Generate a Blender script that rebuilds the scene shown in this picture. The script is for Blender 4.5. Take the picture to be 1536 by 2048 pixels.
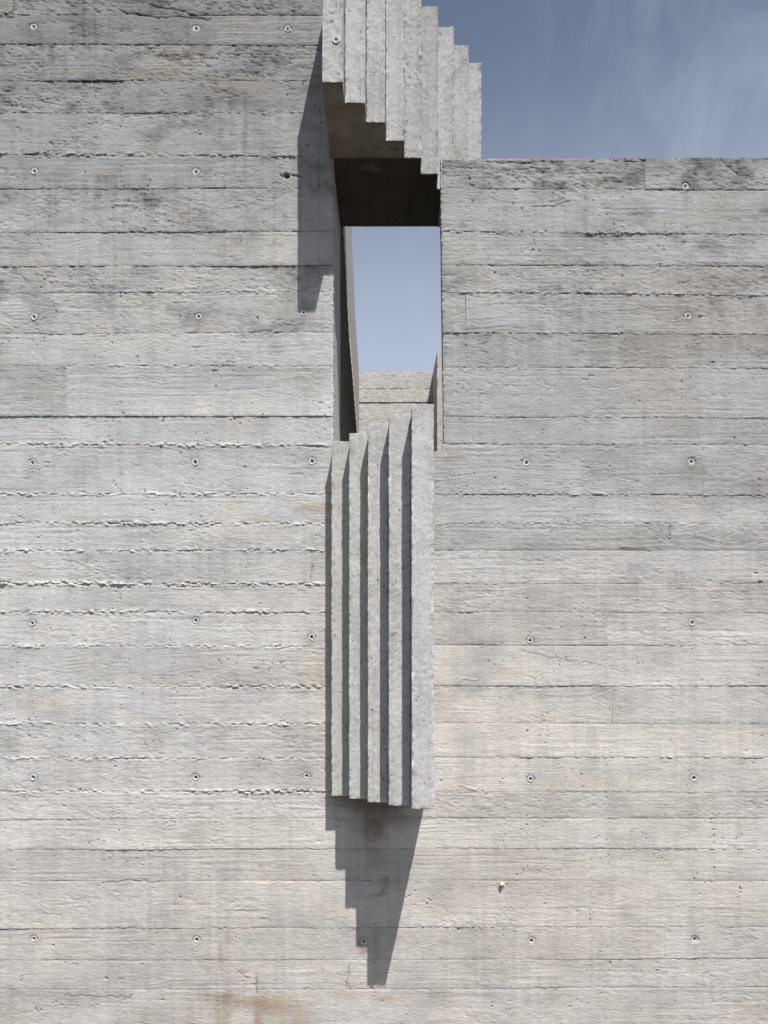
import bpy, math
import numpy as np
from mathutils import Vector

sc = bpy.context.scene
for o in list(bpy.data.objects):
    bpy.data.objects.remove(o)

# ------------------------------------------------------------------ units
# the concrete module is 5.5 cm; 37.5 units = one module.  Wall units: U to the
# right, V downwards (eye height at V=1407), W = depth behind the wall face.
S = 0.055 / 37.5
EYE = 1.60
DIST = 1230.0


def wx(u): return (u - 780.0) * S
def wz(v): return EYE + (1407.0 - v) * S
def wy(w): return w * S


GROUND_V = 1407.0 + EYE / S

# ------------------------------------------------------------------ camera
cd = bpy.data.cameras.new("camera")
cam = bpy.data.objects.new("camera", cd)
sc.collection.objects.link(cam)
sc.camera = cam
cam.location = (0, -DIST * S, EYE)
cam.rotation_euler = (math.radians(90), 0, 0)
cd.sensor_fit = 'HORIZONTAL'
cd.sensor_width = 36.0
cd.lens = 36.0 * DIST / 1536.0
cd.shift_x = -12.0 / 1536.0
cd.shift_y = 383.0 / 1536.0
cd.clip_start = 0.02
cd.clip_end = 5000.0

# ------------------------------------------------------------------ light
SUN = Vector((0.443, -1.0, 2.06)).normalized()
elev = math.asin(SUN.z)
azim = math.atan2(SUN.x, SUN.y)
world = bpy.data.worlds.new("World")
sc.world = world
world.use_nodes = True
nt = world.node_tree
nt.nodes.clear()
wo = nt.nodes.new('ShaderNodeOutputWorld')
bg = nt.nodes.new('ShaderNodeBackground')
sky = nt.nodes.new('ShaderNodeTexSky')
sky.sky_type = 'NISHITA'
sky.sun_disc = False
sky.sun_elevation = elev
sky.sun_rotation = azim
sky.air_density = 1.0
sky.dust_density = 1.6
sky.ozone_density = 1.2
hs = nt.nodes.new('ShaderNodeHueSaturation')
hs.inputs['Saturation'].default_value = 0.84
hs.inputs['Value'].default_value = 1.10
hs.inputs['Hue'].default_value = 0.5
nt.links.new(sky.outputs[0], hs.inputs['Color'])
# pale lower sky: whitens towards the horizon on every side
tcg = nt.nodes.new('ShaderNodeTexCoord')
sx = nt.nodes.new('ShaderNodeSeparateXYZ')
nt.links.new(tcg.outputs['Generated'], sx.inputs[0])
rz = nt.nodes.new('ShaderNodeMapRange')
rz.interpolation_type = 'SMOOTHSTEP'
rz.inputs['From Min'].default_value = 0.78
rz.inputs['From Max'].default_value = 0.43
nt.links.new(sx.outputs['Z'], rz.inputs['Value'])
hz = nt.nodes.new('ShaderNodeMix')
hz.data_type = 'RGBA'
nt.links.new(rz.outputs[0], hz.inputs[0])
nt.links.new(hs.outputs[0], hz.inputs[6])
hz.inputs[7].default_value = (4.95, 5.75, 7.25, 1)
# thin high cirrus, soft and stretched
tc = nt.nodes.new('ShaderNodeTexCoord')
mp = nt.nodes.new('ShaderNodeMapping')
mp.inputs['Rotation'].default_value = (0.0, math.radians(-48), 0.0)
mp.inputs['Scale'].default_value = (8.5, 4.0, 3.6)
mp.inputs['Location'].default_value = (0.35, 0.1, 0.2)
nt.links.new(tc.outputs['Generated'], mp.inputs['Vector'])
n1 = nt.nodes.new('ShaderNodeTexNoise')
n1.inputs['Scale'].default_value = 1.6
n1.inputs['Detail'].default_value = 9.0
n1.inputs['Roughness'].default_value = 0.62
n1.inputs['Distortion'].default_value = 0.6
nt.links.new(mp.outputs[0], n1.inputs['Vector'])
n2 = nt.nodes.new('ShaderNodeTexNoise')
n2.inputs['Scale'].default_value = 2.1
n2.inputs['Detail'].default_value = 2.0
nt.links.new(tc.outputs['Generated'], n2.inputs['Vector'])
r1 = nt.nodes.new('ShaderNodeMapRange')
r1.interpolation_type = 'SMOOTHSTEP'
r1.inputs['From Min'].default_value = 0.40
r1.inputs['From Max'].default_value = 0.72
nt.links.new(n1.outputs['Fac'], r1.inputs['Value'])
r2 = nt.nodes.new('ShaderNodeMapRange')
r2.interpolation_type = 'SMOOTHSTEP'
r2.inputs['From Min'].default_value = 0.42
r2.inputs['From Max'].default_value = 0.62
nt.links.new(n2.outputs['Fac'], r2.inputs['Value'])
vd = nt.nodes.new('ShaderNodeVectorMath')
vd.operation = 'DISTANCE'
vd.inputs[1].default_value = (0.36, 0.645, 0.675)
nt.links.new(tc.outputs['Generated'], vd.inputs[0])
rd = nt.nodes.new('ShaderNodeMapRange')
rd.interpolation_type = 'SMOOTHSTEP'
rd.inputs['From Min'].default_value = 0.24
rd.inputs['From Max'].default_value = 0.03
nt.links.new(vd.outputs['Value'], rd.inputs['Value'])
q4 = nt.nodes.new('ShaderNodeMath')
q4.operation = 'MULTIPLY_ADD'
q4.inputs[1].default_value = 0.42
nt.links.new(r2.outputs[0], q4.inputs[0])
nt.links.new(rd.outputs[0], q4.inputs[2])
mm = nt.nodes.new('ShaderNodeMath')
mm.operation = 'MULTIPLY'
nt.links.new(r1.outputs[0], mm.inputs[0])
nt.links.new(q4.outputs[0], mm.inputs[1])
m3 = nt.nodes.new('ShaderNodeMath')
m3.operation = 'MULTIPLY'
m3.inputs[1].default_value = 0.16
nt.links.new(mm.outputs[0], m3.inputs[0])
cm = nt.nodes.new('ShaderNodeMix')
cm.data_type = 'RGBA'
nt.links.new(m3.outputs[0], cm.inputs[0])
nt.links.new(hz.outputs[2], cm.inputs[6])
cm.inputs[7].default_value = (6.2, 6.7, 7.6, 1)
nt.links.new(cm.outputs[2], bg.inputs['Color'])
bg.inputs['Strength'].default_value = 0.062
nt.links.new(bg.outputs[0], wo.inputs['Surface'])

sd = bpy.data.lights.new("sun", 'SUN')
sd.energy = 4.8
sd.angle = math.radians(0.5)
sd.color = (1.0, 0.97, 0.935)
so = bpy.data.objects.new("sun", sd)
sc.collection.objects.link(so)
so.rotation_euler = SUN.to_track_quat('Z', 'Y').to_euler()
so.location = (3, -6, 12)

sc.view_settings.view_transform = 'Standard'
sc.view_settings.look = 'None'
sc.view_settings.exposure = 0.60
sc.view_settings.gamma = 1.0
sc.view_settings.use_curve_mapping = False
sc.cycles.max_bounces = 6

# ------------------------------------------------------------------ noise


def _hash(i, j, k, seed):
    h = (i.astype(np.int64) * 374761393 + j.astype(np.int64) * 668265263 +
         k.astype(np.int64) * 1274126177 + seed * 1442695041) & 0xffffffff
    h = ((h ^ (h >> 13)) * 1274126177) & 0xffffffff
    h = ((h ^ (h >> 16)) * 2246822519) & 0xffffffff
    h = h ^ (h >> 15)
    return (h & 0xffffff).astype(np.float64) / 0xffffff * 2 - 1


def n2d(x, y, seed=0):
    x = np.asarray(x, float); y = np.asarray(y, float)
    x, y = np.broadcast_arrays(x, y)
    i = np.floor(x); j = np.floor(y)
    fx = x - i; fy = y - j
    fx = fx * fx * (3 - 2 * fx); fy = fy * fy * (3 - 2 * fy)
    z = np.zeros_like(i)
    a = _hash(i, j, z, seed); b = _hash(i + 1, j, z, seed)
    c = _hash(i, j + 1, z, seed); d = _hash(i + 1, j + 1, z, seed)
    return (a * (1 - fx) + b * fx) * (1 - fy) + (c * (1 - fx) + d * fx) * fy


def n3d(x, y, z, seed=0):
    i = np.floor(x); j = np.floor(y); k = np.floor(z)
    fx = x - i; fy = y - j; fz = z - k
    fx = fx * fx * (3 - 2 * fx); fy = fy * fy * (3 - 2 * fy); fz = fz * fz * (3 - 2 * fz)
    r = 0
    for dk, wk in ((0, 1 - fz), (1, fz)):
        for dj, wj in ((0, 1 - fy), (1, fy)):
            for di, wi in ((0, 1 - fx), (1, fx)):
                r = r + _hash(i + di, j + dj, k + dk, seed) * wi * wj * wk
    return r


def fbm(x, y, seed=0, octv=4, gain=0.55):
    r = 0; a = 1; t = 0
    for o in range(octv):
        f = 2.03 ** o
        ca_, sa_ = math.cos(.55 + .9 * o), math.sin(.55 + .9 * o)
        r = r + a * n2d((x * ca_ - y * sa_) * f + 13.7 * o, (x * sa_ + y * ca_) * f + 7.3 * o, seed + o)
        t += a; a *= gain
    return r / t


def fbl(x, y, seed=0, octv=3, gain=.6):
    r = 0; a = 1; t = 0
    for o in range(octv):
        f = 2.03 ** o
        r = r + a * n2d(x * f + 13.7 * o, y * f + 7.3 * o, seed + o)
        t += a; a *= gain
    return r / t


def sst(a, b, x):
    t = np.clip((x - a) / (b - a), 0, 1)
    return t * t * (3 - 2 * t)


# ------------------------------------------------------------------ tags
def tag(o, label=None, cat=None, group=None, kind=None):
    if label: o["label"] = label
    if cat: o["category"] = cat
    if group: o["group"] = group
    if kind: o["kind"] = kind
    return o


def empty(name, loc=(0, 0, 0)):
    o = bpy.data.objects.new(name, None)
    o.empty_display_size = 0.1
    sc.collection.objects.link(o)
    o.location = loc
    return o


def mesh_obj(name, V, Q, col=None, mat=None, parent=None, smooth=True, org=(0, 0, 0)):
    """V (n,3) metres, Q (m,4) quads; vertices are given in world space."""
    V = np.asarray(V, float)
    me = bpy.data.meshes.new(name)
    me.vertices.add(len(V))
    me.vertices.foreach_set("co", (V - np.array(org)).astype(np.float32).ravel())
    Q = np.asarray(Q, np.int32)
    me.loops.add(Q.size)
    me.loops.foreach_set("vertex_index", Q.ravel())
    me.polygons.add(len(Q))
    me.polygons.foreach_set("loop_start", np.arange(0, Q.size, 4, dtype=np.int32))
    me.polygons.foreach_set("loop_total", np.full(len(Q), 4, np.int32))
    me.polygons.foreach_set("use_smooth", np.full(len(Q), smooth, bool))
    me.update(calc_edges=True)
    if col is not None:
        at = me.color_attributes.new("tone", 'FLOAT_COLOR', 'POINT')
        c = np.ones((len(V), 4), np.float32); c[:, :3] = col
        at.data.foreach_set("color", c.ravel())
    if mat: me.materials.append(mat)
    o = bpy.data.objects.new(name, me)
    sc.collection.objects.link(o)
    if parent:
        o.parent = parent
        o.location = Vector(org) - parent.location
    else:
        o.location = org
    return o


def quads(nr, nc, base=0, flip=False):
    i = np.arange(nr - 1)[:, None] * nc + np.arange(nc - 1)[None, :] + base
    q = np.stack([i, i + nc, i + nc + 1, i + 1], -1).reshape(-1, 4)
    return q[:, ::-1] if flip else q


# ------------------------------------------------------------------ materials
def concrete_mat(name, bump=1.0, grain=(1, 1, 1), speck=0.0, pore=0.20, attr=True, base=(0.4, 0.4, 0.39)):
    m = bpy.data.materials.new(name)
    m.use_nodes = True
    t = m.node_tree
    N = t.nodes; L = t.links
    N.clear()
    out = N.new('ShaderNodeOutputMaterial')
    b = N.new('ShaderNodeBsdfPrincipled')
    b.inputs['Roughness'].default_value = 0.92
    b.inputs['Specular IOR Level'].default_value = 0.2
    L.new(b.outputs[0], out.inputs[0])
    tc = N.new('ShaderNodeTexCoord')
    mp = N.new('ShaderNodeMapping')
    mp.inputs['Scale'].default_value = grain
    L.new(tc.outputs['Object'], mp.inputs['Vector'])

    def noise(scale, detail, rough=0.6, vec=mp):
        n = N.new('ShaderNodeTexNoise')
        n.inputs['Scale'].default_value = scale
        n.inputs['Detail'].default_value = detail
        n.inputs['Roughness'].default_value = rough
        L.new(vec.outputs[0] if vec is mp else vec, n.inputs['Vector'])
        return n.outputs['Fac']

    def rng(v, a, b_, c, d, smooth=True):
        r = N.new('ShaderNodeMapRange')
        if smooth: r.interpolation_type = 'SMOOTHSTEP'
        r.inputs['From Min'].default_value = a
        r.inputs['From Max'].default_value = b_
        r.inputs['To Min'].default_value = c
        r.inputs['To Max'].default_value = d
        L.new(v, r.inputs['Value'])
        return r.outputs[0]

    def mul(a, c):
        x = N.new('ShaderNodeMath'); x.operation = 'MULTIPLY'
        L.new(a, x.inputs[0])
        if isinstance(c, float): x.inputs[1].default_value = c
        else: L.new(c, x.inputs[1])
        return x.outputs[0]

    fine = noise(420.0, 4.0, 0.7)
    mid = noise(95.0, 5.0, 0.62)
    iso = noise(260.0, 2.0, 0.5, tc.outputs['Object'])
    grn = noise(210.0, 3.0, 0.65)
    f1 = rng(fine, 0.3, 0.7, 0.90, 1.09)
    f2 = rng(mid, 0.3, 0.7, 0.93, 1.07)
    vo = N.new('ShaderNodeTexVoronoi')
    vo.inputs['Scale'].default_value = 62.0
    L.new(tc.outputs['Object'], vo.inputs['Vector'])
    sp3 = N.new('ShaderNodeSeparateColor'); L.new(vo.outputs['Color'], sp3.inputs[0])
    pw = N.new('ShaderNodeMath'); pw.operation = 'POWER'; pw.inputs[1].default_value = 3.5
    L.new(sp3.outputs[0], pw.inputs[0])
    rad = mul(pw.outputs[0], pore)
    sb_ = N.new('ShaderNodeMath'); sb_.operation = 'SUBTRACT'
    L.new(vo.outputs['Distance'], sb_.inputs[0]); L.new(rad, sb_.inputs[1])
    pores = rng(sb_.outputs[0], -0.05, 0.03, 0.30, 1.0)
    f = mul(mul(mul(f1, f2), pores), rng(grn, 0.28, 0.44, 0.86, 1.0))
    if speck:
        sp = noise(330.0, 2.0, 0.5, tc.outputs['Object'])
        f = mul(f, rng(sp, 0.60, 0.72, 1.0, 1.0 - speck))
    vm = N.new('ShaderNodeVectorMath'); vm.operation = 'SCALE'
    if attr:
        a = N.new('ShaderNodeAttribute'); a.attribute_name = 'tone'
        L.new(a.outputs['Color'], vm.inputs[0])
    else:
        vm.inputs[0].default_value = base
    L.new(f, vm.inputs['Scale'])
    L.new(vm.outputs[0], b.inputs['Base Color'])
    bm = N.new('ShaderNodeBump')
    bm.inputs['Strength'].default_value = min(1.0, 0.9 * bump)
    bm.inputs['Distance'].default_value = 0.0022
    add = N.new('ShaderNodeMath'); add.operation = 'ADD'
    L.new(mul(fine, 0.75), add.inputs[0]); L.new(mid, add.inputs[1])
    ad2 = N.new('ShaderNodeMath'); ad2.operation = 'ADD'
    L.new(add.outputs[0], ad2.inputs[0]); L.new(mul(pores, 0.5), ad2.inputs[1])
    ad3 = N.new('ShaderNodeMath'); ad3.operation = 'ADD'
    L.new(ad2.outputs[0], ad3.inputs[0]); L.new(mul(grn, 1.5), ad3.inputs[1])
    L.new(ad3.outputs[0], bm.inputs['Height'])
    L.new(bm.outputs[0], b.inputs['Normal'])
    return m


M_WALL = concrete_mat("board_marked_concrete", 0.38, (0.22, 1, 1), pore=0.155)
M_SLAB = concrete_mat("cast_concrete", 0.38, (1, 1, 0.8), speck=0.22, pore=0.20)
M_PLAIN = concrete_mat("plain_concrete", 0.8, (1, 1, 1))
M_REAR = concrete_mat("warm_concrete", 0.8, (0.5, 1, 1))


def flat_mat(name, col, rough=0.8, scale=200.0, var=0.15):
    m = bpy.data.materials.new(name)
    m.use_nodes = True
    t = m.node_tree; b = t.nodes['Principled BSDF']
    b.inputs['Roughness'].default_value = rough
    n = t.nodes.new('ShaderNodeTexNoise'); n.inputs['Scale'].default_value = scale
    n.inputs['Detail'].default_value = 4
    tc = t.nodes.new('ShaderNodeTexCoord')
    t.links.new(tc.outputs['Object'], n.inputs['Vector'])
    r = t.nodes.new('ShaderNodeValToRGB')
    r.color_ramp.elements[0].position = 0.3
    r.color_ramp.elements[1].position = 0.7
    r.color_ramp.elements[0].color = tuple(c * (1 - var) for c in col) + (1,)
    r.color_ramp.elements[1].color = tuple(c * (1 + var) for c in col) + (1,)
    t.links.new(n.outputs['Fac'], r.inputs[0])
    t.links.new(r.outputs[0], b.inputs['Base Color'])
    return m


M_PLUG = flat_mat("plug_mortar", (0.42, 0.42, 0.41), 0.8, 500, 0.12)
M_HOLE = flat_mat("plug_core", (0.035, 0.03, 0.027), 0.9, 400, 0.3)
M_GROUND = flat_mat("ground_turf", (0.075, 0.068, 0.050), 0.95, 3.0, 0.35)

# ------------------------------------------------------------------ wall data
OPEN_L, OPEN_R = 667.0, 886.0
SILL_V = 903.0
LINT_V = 316.0
TOP_L = -31.0
TOP_R = 316.0
UMIN, UMAX = -760.0, 2320.0
THICK = 175.0

TIES = [(67, 53), (392, 56), (575, 58), (69, 343), (392, 344), (68, 634), (397, 633), (607, 625),
        (64, 925), (390, 924), (624, 922), (64, 1246), (391, 1241), (623, 1274), (66, 1555),
        (391, 1555), (613, 1552), (67, 1878), (393, 1880), (728, 1884),
        (1371, 372), (1376, 632), (1053, 925), (1383, 923), (1385, 1245), (1060, 1281),
        (1061, 1558), (1388, 1556), (1063, 1882), (1390, 1879)]

# joints between the shutter boards: V at u=0, V at u=650, V at u=890, V at u=1536
J = [(-31, -31, -31, -31), (30, 30, 30, 30), (88, 90, 90, 90), (162, 161, 161, 161), (225, 227, 227, 227),
     (309, 313, 316, 316), (378, 377, 376, 381), (465, 463, 464, 470), (533, 531, 530, 532),
     (586, 584, 586, 591), (668, 665, 666, 669), (732, 732, 735, 737), (833, 832, 833, 838),
     (889, 892, 888, 890), (988, 988, 988, 991), (1046, 1048, 1047, 1047), (1102, 1101, 1101, 1101),
     (1167, 1168, 1168, 1167), (1224, 1225, 1224, 1226), (1292, 1293, 1290, 1291),
     (1373, 1373, 1372, 1372), (1449, 1449, 1446, 1449), (1517, 1518, 1514, 1516),
     (1583, 1583, 1584, 1585), (1640, 1637, 1636, 1638), (1700, 1698, 1697, 1698),
     (1763, 1762, 1761, 1762), (1857, 1856, 1854, 1854), (1921, 1920, 1919, 1918),
     (1979, 1979, 1977, 1975), (2062, 2062, 2060, 2060), (2140, 2140, 2140, 2140),
     (2215, 2215, 2215, 2215), (2290, 2290, 2290, 2290), (2370, 2370, 2370, 2370),
     (2440, 2440, 2440, 2440), (GROUND_V + 30,) * 4]
NJ = len(J)


def jv(i, u):
    return np.interp(u, [0, 650, 890, 1536], J[i]) + 0.7 * n2d(u / 130.0, i * 3.1, 77)


# ragged fins of cement that oozed through the joints: joint -> list of (u0,u1,amp,whiteness)
FIN = {13: [(-800, 655, 1.0, 1.0), (905, 2400, 0.35, .25)], 14: [(-800, 655, .9, 1.0), (888, 2400, .55, .15)],
       15: [(-800, 655, .95, 1.0), (870, 1400, .5, .25)], 16: [(-800, 655, .85, .9)],
       17: [(-800, 655, 1.25, .9)], 18: [(-800, 655, .85, .9)], 19: [(-800, 655, .8, .8)],
       20: [(-800, 655, .7, .7)], 21: [(-800, 655, .7, .8)], 22: [(-800, 655, .8, .8)],
       23: [(-800, 655, .95, 1.0)],
       10: [(300, 660, .55, .5), (888, 1536, .45, .3)], 11: [(130, 655, .6, .1), (888, 1536, .35, .1)],
       4: [(-800, 645, .5, .5)], 5: [(-800, 645, 1.0, .25)], 6: [(-800, 645, .4, .2), (888, 2400, .35, .1)],
       7: [(200, 645, .45, .2), (888, 2400, .8, .15)], 9: [(200, 660, .5, .2), (888, 2400, .8, .15)],
       12: [(-100, 200, .3, .2), (888, 1400, .35, .3)], 28: [(1330, 1420, .5, .1)], 24: [(960, 1260, .25, .2)],
       3: [(240, 640, .35, .2)], 2: [(-800, 300, .25, .2)], 1: [(-800, 30, .9, .2)]}
# lips: the board above stands proud (+) and throws a thin line of shade; (-) its top edge catches light
LIP = {1: [(-30, 185, 1.6), (185, 640, .7)], 2: [(-800, 370, .4), (380, 640, 1.6)], 3: [(55, 246, 2.3), (246, 640, .4)],
       4: [(-800, 640, .3)], 5: [(-800, 640, 1.5)], 6: [(-800, 640, .5)], 7: [(110, 160, 1.2), (450, 640, .6), (1150, 2400, 1.0)],
       8: [(-800, 664, 1.7), (888, 1536, .8)], 9: [(-800, 640, .7), (888, 2400, 1.1)], 10: [(60, 230, 1.7), (888, 940, 1.6)],
       11: [(888, 2400, 1.3)], 12: [(130, 664, 1.7), (-800, 130, .5), (888, 2400, .7)], 13: [(888, 2400, .5)],
       14: [(888, 2400, .7)], 16: [(888, 920, 1.0), (920, 2400, -.4)], 17: [(920, 1180, 1.2), (-800, 650, .5)],
       18: [(866, 960, 1.9), (960, 2400, -.8)], 19: [(1280, 1400, 1.0), (880, 1280, .4)],
       20: [(866, 1536, 1.1), (-30, 60, 1.5)], 21: [(866, 2400, -.9), (-30, 40, 1.6)],
       22: [(900, 1040, .8), (1040, 2400, 2.1)], 23: [(866, 1100, -.7), (1100, 2400, .4)],
       24: [(-800, 180, 1.2), (180, 2400, .4)], 25: [(-800, 120, .8), (110, 320, 1.7), (320, 1000, .8), (1000, 1340, .8), (1340, 2400, 2.2)],
       26: [(-800, 2400, -.9)], 27: [(-800, 640, 1.3), (640, 2400, 1.3)], 28: [(-800, 1060, -.4), (1060, 2400, .8)],
       29: [(-800, 600, -1.0), (600, 1060, .4), (1064, 1118, 1.5), (1118, 2400, -.6)]}


def seglist(L, u, soft=10.0, idx=2):
    r = np.zeros_like(u)
    for s in L:
        r = np.maximum(r, 0) + 0 if False else r
        w = sst(s[0] - soft, s[0] + soft, u) * (1 - sst(s[1] - soft, s[1] + soft, u))
        r = r + w * s[idx]
    return r


def blob(u, v, cx, cy, rx, ry, edge=0.35, wob=0.25, seed=0):
    d = np.sqrt(((u - cx) / rx) ** 2 + ((v - cy) / ry) ** 2)
    d = d + wob * fbm(u / (rx * .6), v / (ry * .6), 500 + seed, 4) + .12 * n2d(u / 3.5, v / 40.0, 540 + seed)
    return 1 - sst(1 - edge, 1 + edge * .5, d)


KNOTS = [(295, 690, 24, 18), (600, 782, 26, 14), (224, 1275, 12, 8), (387, 1276, 12, 8), (175, 850, 14, 9),
         (980, 963, 22, 16), (1085, 1183, 17, 12), (1232, 793, 20, 13), (1445, 1065, 14, 22), (1180, 640, 14, 16),
         (960, 560, 14, 26), (1350, 560, 14, 24), (160, 492, 15, 20), (30, 620, 22, 26), (250, 115, 12, 26),
         (1010, 690, 12, 24), (70, 1450, 20, 20), (345, 1650, 9, 16), (1075, 1348, 10, 12), (1370, 1200, 9, 12),
         (575, 1130, 12, 18), (1225, 1400, 12, 26), (150, 1330, 22, 20), (1480, 1080, 14, 16), (720, 1795, 14, 10),
         (110, 1805, 16, 12), (1222, 1800, 10, 12), (500, 1650, 16, 14), (870, 1850, 12, 10), (300, 1960, 10, 16)]

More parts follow.
